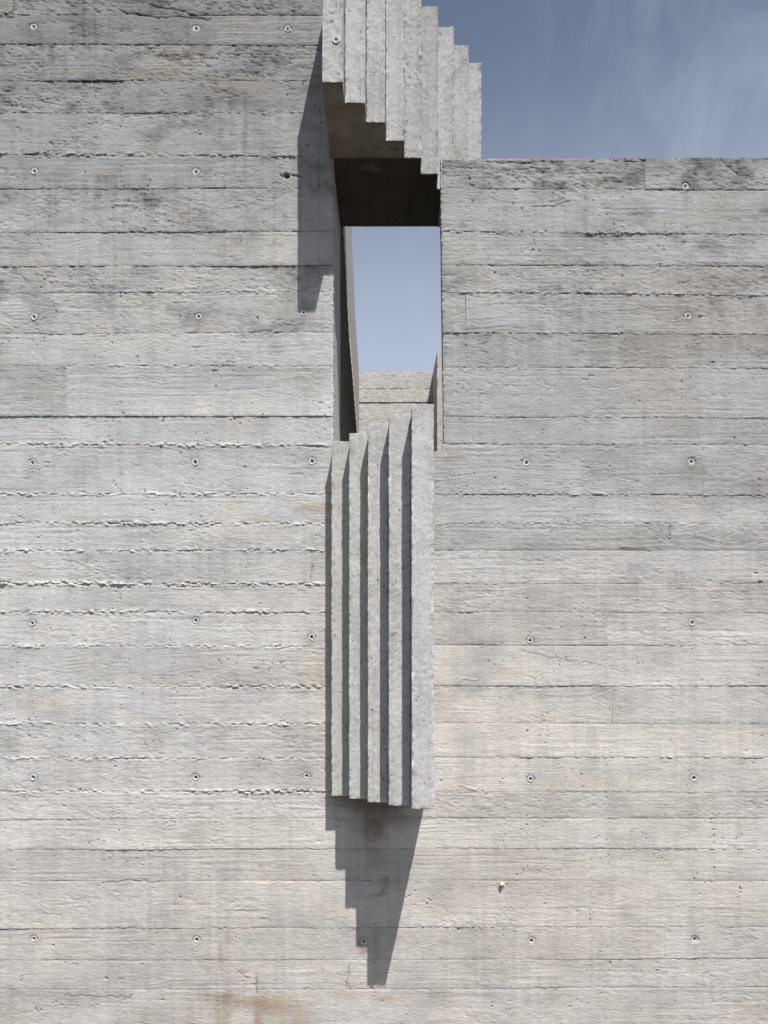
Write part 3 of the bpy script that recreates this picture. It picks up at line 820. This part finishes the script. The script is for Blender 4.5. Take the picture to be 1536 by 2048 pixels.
def box_part(name, u0, u1, v0, v1, w0, w1, mat, parent, col=(.36, .355, .34), step=12.0, amp=.6, r=2.0, seed=0,
             org=(0, 0, 0), colf=None, hf=None, chip=0.0, steps=None, smooth=True, uskew=0.0, vlean=0.0):
    """box with softly worn arrises and rough faces, surfaces sampled on a grid"""
    lo = np.array([u0, v0, w0], float); hi = np.array([u1, v1, w1], float)
    st = steps or (step, step, step)
    ax = [np.unique(np.concatenate([np.linspace(lo[i] + 2 * r, hi[i] - 2 * r, max(2, int((hi[i] - lo[i]) / st[i]) + 1)),
                                    [lo[i], lo[i] + r * .5, lo[i] + r, hi[i] - r, hi[i] - r * .5, hi[i]]])) for i in range(3)]
    Vs = []; Qs = []; Ns = []; base = 0
    for axis in range(3):
        a, b = [(1, 2), (0, 2), (0, 1)][axis]
        A, B = np.meshgrid(ax[a], ax[b], indexing='ij')
        for side, val in ((0, lo[axis]), (1, hi[axis])):
            P = np.zeros(A.shape + (3,)); P[..., a] = A; P[..., b] = B; P[..., axis] = val
            Vs.append(P.reshape(-1, 3))
            nn = np.zeros(3); nn[axis] = 1 if side else -1
            Ns.append(np.repeat(nn[None], P.size // 3, 0))
            # world axes: u->x, v->-z, w->y ; handedness of (u,v,w) is right-handed in (x,-z,y)
            fl = (side == 1) if axis in (0, 2) else (side == 0)
            Qs.append(quads(A.shape[0], A.shape[1], base, not fl)); base += P.size // 3
    P = np.concatenate(Vs); N = np.concatenate(Ns); Q = np.concatenate(Qs)
    q = np.clip(P, lo + r, hi - r)
    d = P - q; L = np.linalg.norm(d, axis=1, keepdims=True)
    dirv = d / np.maximum(L, 1e-6)
    p = P / 1.0
    h = amp * (.6 * n3d(p[:, 0] / 5, p[:, 1] / 5, p[:, 2] / 5, seed) + .8 * n3d(p[:, 0] / 14, p[:, 1] / 14, p[:, 2] / 14, seed + 1)
               + .7 * n3d(p[:, 0] / 60, p[:, 1] / 60, p[:, 2] / 60, seed + 2))
    if hf is not None: h = h + hf(P, N)
    # edge proximity
    near = np.sort(np.minimum(P - lo, hi - P), axis=1)
    ed = np.exp(-near[:, 1] / 2.6)
    cn = n3d(p[:, 0] / 3.6, p[:, 1] / 3.6, p[:, 2] / 3.6, seed + 5) + .6 * n3d(p[:, 0] / 9, p[:, 1] / 9, p[:, 2] / 9, seed + 6)
    big = sst(.35, .75, n3d(p[:, 0] / 11, p[:, 1] / 11, p[:, 2] / 11, seed + 12))
    h = h + chip * ed * (.42 * cn - .25 - 1.9 * big * np.clip(.4 + cn, 0, 1))
    Pn = q + dirv * (r + h)[:, None]
    if uskew:
        Pn[:, 0] += uskew * (Pn[:, 2] - w0)
    if vlean:
        Pn[:, 0] += vlean * (Pn[:, 1] - v0)
    C = np.ones_like(P) * np.array(col)
    C *= (1 + .05 * n3d(p[:, 0] / 50, p[:, 1] / 50, p[:, 2] / 50, seed + 7) + .05 * n3d(p[:, 0] / 16, p[:, 1] / 30, p[:, 2] / 16, seed + 8))[:, None]
    if chip:
        C *= (1 + ed * np.clip(cn, -1, .8) * .62)[:, None]
    if colf is not None: C = colf(P, N, C, ed)
    V = np.stack([wx(Pn[:, 0]), wy(Pn[:, 2]), wz(Pn[:, 1])], -1)
    return mesh_obj(name, V, Q, np.clip(C, .01, .9), mat, parent, smooth, org)


# solid core, jambs, sill and coping of the wall
def core_box(name, u0, u1, v0, v1, w0, w1, **k):
    return box_part(name, u0, u1, v0, v1, w0, w1, M_PLAIN, wall, step=60, amp=.3, r=.6, **k)


core_box("wall_core", UMIN + 1, 657.5, TOP_L + 3, GROUND_V + 25, 10, THICK)
core_box("wall_core", 658.0, 901.0, SILL_V + 4, GROUND_V + 25, 10.5, THICK - 1)
core_box("wall_core", 901.5, UMAX - 1, TOP_R + 5, GROUND_V + 25, 10, THICK)
box_part("jamb", 657.6, 666.2, LINT_V + 1, SILL_V + 3.6, 1.5, THICK, M_PLAIN, wall, (.40, .395, .385), 5, .5, 1.0, 21)
jr = box_part("jamb", 881.6, 884.0, TOP_R + 2.5, SILL_V + 3.6, 1.5, THICK, M_PLAIN, wall, (.40, .395, .385), 5, .4, .8, 22, uskew=.075, vlean=.0124)
box_part("sill", 666.6, 899.0, SILL_V + .8, SILL_V + 3.8, 1.5, THICK - 2, M_PLAIN, wall, (.40, .395, .385), 5, .5, .7, 23)
box_part("coping", 889.5, UMAX - 1, TOP_R + .8, TOP_R + 4.8, 1.5, THICK, M_PLAIN, wall, (.30, .295, .28), 8, 1.0, .8, 24)
box_part("coping", UMIN + 1, 657.6, TOP_L + .5, TOP_L + 2.8, 1.5, THICK, M_PLAIN, wall, (.30, .295, .28), 12, .5, .7, 25)


# tie plugs
def make_plug(u, v, parent, w=0.0, first=None, rot=0.0, sink=0.0):
    org = (wx(u), wy(w), wz(v))
    if first is None:
        nseg = 22
        # profile (radius, depth w), outer rim to the inside of the hole
        prof = [(8.3, 4.0), (8.2, .2), (7.4, -1.0), (6.0, -1.1), (4.2, -.7), (3.2, .1), (2.8, 2.5), (2.6, 7.0)]
        V = []
        for (r, d) in prof:
            for k in range(nseg):
                a = 2 * math.pi * k / nseg
                rr = r * (1 + .045 * math.sin(3 * a + 1) + .03 * math.sin(7 * a))
                V.append((rr * math.cos(a) * S, d * S, rr * math.sin(a) * S))
        Q = []
        for i in range(len(prof) - 1):
            for k in range(nseg):
                k2 = (k + 1) % nseg
                Q.append((i * nseg + k, i * nseg + k2, (i + 1) * nseg + k2, (i + 1) * nseg + k))
        p = mesh_obj("tie_plug", V, Q, None, M_PLUG, None)
        V = [(2.8 * math.cos(2 * math.pi * k / 16) * S, (5.4 + .5 * math.sin(k * 2.3)) * S, 2.8 * math.sin(2 * math.pi * k / 16) * S) for k in range(16)]
        me = bpy.data.meshes.new("plug_hole")
        me.from_pydata(V + [(0, 6.6 * S, 0)], [], [(k, (k + 1) % 16, 16) for k in range(16)])
        me.materials.append(M_HOLE)
        hobj = bpy.data.objects.new("plug_hole", me)
        sc.collection.objects.link(hobj)
        hobj.parent = p
    else:
        p = first.copy(); sc.collection.objects.link(p)
        for ch in first.children:
            c = ch.copy(); sc.collection.objects.link(c); c.parent = p
    p.parent = parent
    p.location = Vector(org) + Vector((0, wy(sink), 0)) - parent.location
    p.rotation_euler = (0, rot, 0)
    return p


first = None
rp = np.random.RandomState(3)
for (tx, ty) in TIES:
    p = make_plug(tx, ty, wall, 0.0, first, rp.uniform(0, 6.28), rp.uniform(.2, 2.0))
    if first is None: first = p
    k = rp.uniform(.80, .97); p.scale = (k, 1, k)


# ------------------------------------------------------------------ lower stepped relief
relief = tag(empty("stepped_relief", (wx(760), 0, wz(1586))),
             "five tall concrete fins stepping forward to the right, below the opening", "concrete relief")


def slab_col(basec, seed, streak=1.0, soffit=None):
    def f(P, N, C, ed):
        u, v, w = P[:, 0], P[:, 1], P[:, 2]
        C = C / np.array([.36, .355, .34]) * np.array(basec)
        n = fbm(u / 14., v / 70., seed, 3)
        m = fbm((u + w) / 9., v / 9., seed + 3, 3)
        pits = sst(.55, .8, n3d(u / 3.2, v / 3.2, w / 3.2, seed + 9))
        C = C * (1 + .06 * n + .035 * m)[:, None]
        C = C * (1 - .5 * pits * sst(-.3, .4, n2d(u / 30., v / 50., seed + 11)))[:, None]
        C = C * (1 - .13 * np.exp(-np.maximum(v - v.min(), 0) / 26.) * (1 + fbm(u / 8., v / 20., seed + 22, 2)))[:, None]
        C = C * (1 + .035 * n2d(u / 200., v / 1.9, seed + 23) * sst(0, .5, n2d(u / 30., v / 60., seed + 24)))[:, None]
        C = C * (1 - .10 * sst(.1, .5, fbl(u / 6., v / 130., seed + 25, 3)))[:, None]
        dark = sst(.35, .7, fbm(u / 26., v / 40., seed + 21, 3))
        C = C * (1 - .20 * dark[:, None] * np.array([.85, .95, 1.1]))
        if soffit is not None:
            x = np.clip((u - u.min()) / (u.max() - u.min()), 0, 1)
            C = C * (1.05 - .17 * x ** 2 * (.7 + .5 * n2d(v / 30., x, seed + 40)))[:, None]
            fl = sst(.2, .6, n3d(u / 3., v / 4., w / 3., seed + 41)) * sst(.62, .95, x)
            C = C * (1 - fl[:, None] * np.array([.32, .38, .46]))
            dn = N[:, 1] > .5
            C[dn] = C[dn] / np.array(basec) * np.array(soffit)  # downward faces take a darker brown that holds the underside's shade
        return C
    return f


def slab_h(seed, rgh=1.0):
    def f(P, N):
        u, v, w = P[:, 0], P[:, 1], P[:, 2]
        pits = sst(.55, .8, n3d(u / 3.2, v / 3.2, w / 3.2, seed + 9)) * sst(-.3, .4, n2d(u / 30., v / 50., seed + 11))
        scl = fbl((u + w) / 7., v / 3.6, seed + 30, 2) * sst(-.1, .5, n2d(u / 25., v / 60., seed + 31))
        return -1.4 * pits * rgh + .9 * scl * rgh
    return f


XF = [666.0, 702.6, 739.2, 777.2, 816.4, 854.8]
for k in range(5):
    u0, u1 = XF[k], XF[k + 1]
    front = -37.5 * (k + 1)
    tv = 898.0 + [0, .8, .2, .8, 1.2][k]
    bv = 1586.5 + [0, 0, .5, .3, -.3][k]
    br = [1.0, 1.01, 1.02, 1.03, 1.05][k]
    wt = [-.026, -.022, -.014, -.006, -.002][k]
    box_part("fin", u0 + .3, u1 - .2, tv, bv, front, -0.5, M_SLAB, relief,
             seed=200 + 17 * k, step=2.4, steps=(2.3, 2.6, 5.0), amp=.45, r=1.0, chip=1.3,
             colf=slab_col((.415 * br, .412 * br, (.408 + wt) * br), 300 + 10 * k), hf=slab_h(300 + 10 * k, .5),
             org=(wx((u0 + u1) / 2), 0, wz(1586)))

# ------------------------------------------------------------------ upper stepped lintel
lintel = tag(empty("stepped_lintel", (wx(820), 0, wz(316))),
             "row of nine concrete slabs stepping back to the right, bridging over the opening", "lintel")
XL = [660.3, 697.6, 735.2, 771.6, 807.8, 843.2, 879.3, 916.0, 952.0, 985.6]
for i in range(9):
    k = 4 - i
    u0, u1 = XL[i], XL[i + 1]
    front = -37.5 * k
    bv = LINT_V + .2
    tv = -31.0 + [0, 0, 0, 0, 0, 0, 1, .5, 0][i]
    br = [.92, .95, .90, .94, .87, .82, .91, .86, .90][i]
    back = THICK + 0.0
    box_part("slab", u0 + .25, u1 - .25, tv, bv, front, back, M_SLAB, lintel,
             seed=400 + 19 * i, step=2.4, steps=(2.2, 2.6, 6.0), amp=.45, r=1.0, chip=1.3,
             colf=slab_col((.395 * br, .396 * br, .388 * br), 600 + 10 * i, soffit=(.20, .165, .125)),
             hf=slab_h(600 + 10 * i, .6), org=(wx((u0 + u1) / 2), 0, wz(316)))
# underside skins: one stepped sheet in front of the wall face, one between the jambs; underside shade is put into their colours
def soffit(name, w0, w1, base, seed, patch=False, lev=0.0):
    st = 3.0
    V = []; C = []; idx = {}; Q = []

    def urange(w):
        lo = 660.8 if w1 <= 0.1 else 667.0
        hi = 881.6 + .075 * max(w, 0)
        for i in range(9):
            if w < -37.5 * (4 - i) + 1.0:
                hi = min(hi, XL[i] - .6) if i else lo
                break
        return lo, hi
    nw = int((w1 - w0) / st) + 1
    W = np.linspace(w0, w1, nw)
    brk = [-37.5 * k + 1.0 for k in (3, 2, 1, 0, -1, -2)]
    W = np.unique(np.concatenate([W, [b_ for b_ in brk if w0 < b_ < w1], [b_ - .01 for b_ in brk if w0 < b_ < w1]]))
    allu = np.unique(np.concatenate([np.arange(661.0, 900, 3.0)]))
    for wa, wb in zip(W[:-1], W[1:]):
        if wb - wa < .05: continue
        lo, hi = urange((wa + wb) / 2)
        if hi - lo < 2: continue
        us = np.concatenate([[lo], allu[(allu > lo + .8) & (allu < hi - .8)], [hi]])
        for ua, ub in zip(us[:-1], us[1:]):
            q = []
            for (uu, ww) in ((ua, wa), (ub, wa), (ub, wb), (ua, wb)):
                key = (round(uu, 2), round(ww, 2))
                if key not in idx:
                    idx[key] = len(V)
                    V.append([uu, ww])
                q.append(idx[key])
            Q.append(q)
    P = np.array(V)
    hh = .5 * fbm(P[:, 0] / 5., P[:, 1] / 5., seed, 3)
    vv = LINT_V + .9 + lev + hh
    n_ = fbm(P[:, 0] / 30., P[:, 1] / 22., seed + 1, 4)
    bd = np.floor((P[:, 1] + 400) / 33.0 + 0 * P[:, 0]) if not patch else np.floor((P[:, 0] + 2) / 41.0)
    fr = ((P[:, 1] + 400) / 33.0 % 1 if not patch else (P[:, 0] + 2) / 41.0 % 1)
    C = np.array(base)[None] * (1 + .10 * np.sin(bd * 7.1) - .15 * np.exp(-(np.minimum(fr, 1 - fr) / .035) ** 2))[:, None] * (1 + .30 * n_ + .10 * fbm(P[:, 0] / 4., P[:, 1] / 30., seed + 2, 2))[:, None]
    if patch:
        e = blob(P[:, 0], P[:, 1], 742, 22, 18, 11, .3, .5, 3)[:, None] * .8
        C = C * (1 - e) + e * np.array([.11, .10, .085])
        C *= (1 - .5 * np.exp(-((P[:, 0] - 822) / 1.2) ** 2))[:, None]
    else:
        C *= (1 - .45 * np.exp(-((P[:, 1] + 22 + 2 * n_) / 2.0) ** 2) * (fbm(P[:, 0] / 7., P[:, 1] / 7., seed + 5, 2) > 0))[:, None]
    X = np.stack([wx(P[:, 0]), wy(P[:, 1]), wz(vv)], -1)
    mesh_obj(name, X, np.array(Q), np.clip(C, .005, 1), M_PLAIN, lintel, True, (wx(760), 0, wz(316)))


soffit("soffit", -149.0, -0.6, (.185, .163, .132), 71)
soffit("soffit", 0.4, THICK - .6, (.050, .044, .035), 91, True, 1.0)  # near-black base carries the deep shade between the jambs
make_plug(672 - 0.0 + (672 - 780) * (1 / 1.1389 - 1), 1407 - (1407 - 81) / 1.1389, lintel, -150.6, first, .4)
# ------------------------------------------------------------------ court behind
DB = 794.0
sb = DIST / (DIST + DB)


def back_u(u): return 780 + (u - 780) / sb


rear = tag(empty("rear_wall", (wx(780), wy(DB), 0)),
           "low warm beige concrete wall seen through the opening, behind the fins", "wall")
RJ = [316.0, 370.0, 415.0, 469.0, 540.0, 620.0, 700.0, 790.0, 880.0, 980.0, 1100.0, 1300.0, 1600.0, 2000.0, GROUND_V + 20]
SK = 0.0195


def warm_col(seed, base=(.455, .44, .415)):
    def f(P, N, C, ed):
        C = C / np.array([.36, .355, .34]) * np.array(base)
        u, v = P[:, 0], P[:, 1]
        n = fbm(u / 30., v / 10., seed, 4)
        p = sst(.6, .85, n2d(u / 5., v / 3.5, seed + 5))
        return C * ((1 + .07 * n) * (1 - .3 * p))[:, None]
    return f


for i in range(len(RJ) - 1):
    fine = i < 4
    box_part("concrete_board", 120, 1300, RJ[i] + (.0 if i == 0 else .05), RJ[i + 1] - .05, DB + [0, 0.5, 2.4, 2.6, 0][min(i, 4)], DB + 150,
             M_REAR, rear, step=30, steps=((4.0, 4.0, 30.0) if fine else (60., 60., 60.)), amp=.5, r=.35, seed=800 + i,
             chip=[.5, .35, .0, 0, 0][min(i, 4)], colf=warm_col(820 + i), uskew=0.0,
             hf=lambda P, N: .5 * fbm(P[:, 0] / 14., P[:, 1] / 4., 871, 3))

# short return wall at the right of the court
ret = tag(empty("return_wall", (wx(945), wy(735), 0)),
          "narrow upright concrete wall end just inside the right jamb of the opening", "wall")
box_part("wall_face", 925.8, 985.0, LINT_V - .5, GROUND_V + 20, 676.0, DB - 1, M_REAR, ret, step=6, steps=(6, 8, 8), amp=.5, r=1.0, seed=850,
         chip=.8, colf=warm_col(851, (.44, .425, .40)), uskew=-.034)

# covered passage at the left: raked parapet band with a roof and side walls
porch = tag(empty("side_canopy", (wx(600), wy(480), 0)),
            "raked concrete parapet edge over a dark covered passage, inside the left jamb", "canopy")


def plane_u(w): return 667.0 + 11.5 * (w - THICK) / (DB - THICK)


lower = [(178, 1235), (230, 1178), (288, 1122), (376, 1030), (425, 984), (527, 944), (620, 898), (710, 858), (791, 835)]
upper = [(178, 1560), (400, 1420), (502, 1336), (527, 1298), (624, 1187), (720, 1124), (791, 1091)]
lw = np.array(lower); uw = np.array(upper)
ws = np.linspace(178, 791, 110)
lo_h = np.interp(ws, lw[:, 0], lw[:, 1]); up_h = np.interp(ws, uw[:, 0], uw[:, 1])
rowsn = 14
prof_u = []
V = []; C = []
for i, w in enumerate(ws):
    for j in range(rowsn):
        t = j / (rowsn - 1)
        hh = lo_h[i] * (1 - t) + up_h[i] * t
        ed = 1.0 if j in (0, rowsn - 1) else 0
        V.append((wx(plane_u(w) - .5 - ed * (.8 + .6 * math.sin(i * 1.7))), wy(w), EYE + (hh + ed * .9 * math.sin(i * 2.3 + j)) * S))
        C.append(np.array([.37, .35, .33]) * (1 + .06 * math.sin(i * 1.3 + j * 2.1) * math.sin(i * .37)))
nf = len(V)
for i, w in enumerate(ws):
    for j in range(rowsn):
        t = j / (rowsn - 1)
        hh = lo_h[i] * (1 - t) + up_h[i] * t
        V.append((wx(600.0), wy(w), EYE + hh * S)); C.append(np.array([.34, .33, .31]))
Q = list(quads(len(ws), rowsn, 0, False)) + list(quads(len(ws), rowsn, nf, True))
for i in range(len(ws) - 1):
    a, b = i * rowsn, (i + 1) * rowsn
    Q.append((a, b, b + nf, a + nf))
    a2, b2 = a + rowsn - 1, b + rowsn - 1
    Q.append((a2, a2 + nf, b2 + nf, b2))
for e in (0, (len(ws) - 1) * rowsn):
    for j in range(rowsn - 1):
        Q.append((e + j, e + j + 1, e + j + 1 + nf, e + j + nf))
V = np.array(V)
mesh_obj("parapet_band", V, np.array(Q), np.array(C), M_REAR, porch, True, (wx(667), wy(480), wz(400)))
# ceiling under the band, running off to the left
V = []; C = []
us_ = np.linspace(120, 664, 24)
for i, w in enumerate(ws[::4]):
    hh = np.interp(w, lw[:, 0], lw[:, 1]) + 4
    for j, u in enumerate(us_):
        V.append((wx(u + (plane_u(w) - 667) * (j / 23)), wy(w), EYE + hh * S))
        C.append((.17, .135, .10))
ns = len(ws[::4])
nb = len(V)
V2 = [(a, b, c + 40 * S) for a, b, c in V]
Q = list(quads(ns, len(us_), 0, False)) + list(quads(ns, len(us_), nb, True))
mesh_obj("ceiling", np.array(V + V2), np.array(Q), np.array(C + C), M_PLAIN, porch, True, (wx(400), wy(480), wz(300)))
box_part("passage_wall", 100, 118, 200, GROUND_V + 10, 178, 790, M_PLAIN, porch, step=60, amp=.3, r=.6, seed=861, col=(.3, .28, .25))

# ------------------------------------------------------------------ small snail on the right of the wall
snail = empty("snail", (wx(1003), wy(-1), wz(1768)))
tag(snail, "tiny pale snail shell stuck to the lower right of the wall", "snail")
V = []; Q = []
nt_, nr_ = 46, 10
for i in range(nt_):
    t = i / (nt_ - 1)
    ang = t * 2 * math.pi * 2.6
    R = 3.0 * (1 - t) ** 1.0 + .05
    rr = 2.3 * (1 - t) + .22
    cx, cz, cy = R * math.cos(ang), R * math.sin(ang), -2.0 - 6.0 * t
    for k in range(nr_):
        a = 2 * math.pi * k / nr_
        x = (R + rr * math.cos(a)) * math.cos(ang)
        z = (R + rr * math.cos(a)) * math.sin(ang)
        y = cy + rr * math.sin(a) * .9
        V.append((snail.location.x + x * S, snail.location.y + y * S, snail.location.z + z * S))
for i in range(nt_ - 1):
    for k in range(nr_):
        Q.append((i * nr_ + k, i * nr_ + (k + 1) % nr_, (i + 1) * nr_ + (k + 1) % nr_, (i + 1) * nr_ + k))
M_SHELL = flat_mat("snail_shell", (.52, .47, .39), .55, 900, .35)
mesh_obj("shell", V, Q, None, M_SHELL, snail, True, tuple(snail.location))
V = []; Q = []
for i in range(9):
    t = i / 8
    for k in range(8):
        a = 2 * math.pi * k / 8
        rr = 2.6 * math.sin(math.pi * (.12 + .8 * t))
        V.append((snail.location.x + (-4.5 + 9 * t) * S, snail.location.y + (-.6 + .7 * rr * math.sin(a) * .6) * S, snail.location.z + (-3.2 + rr * math.cos(a)) * S))
for i in range(8):
    for k in range(8):
        Q.append((i * 8 + k, i * 8 + (k + 1) % 8, i * 8 + 8 + (k + 1) % 8, i * 8 + 8 + k))
M_BODY = flat_mat("snail_body", (.06, .05, .04), .5, 600, .2)
mesh_obj("foot", V, Q, None, M_BODY, snail, True, tuple(snail.location))
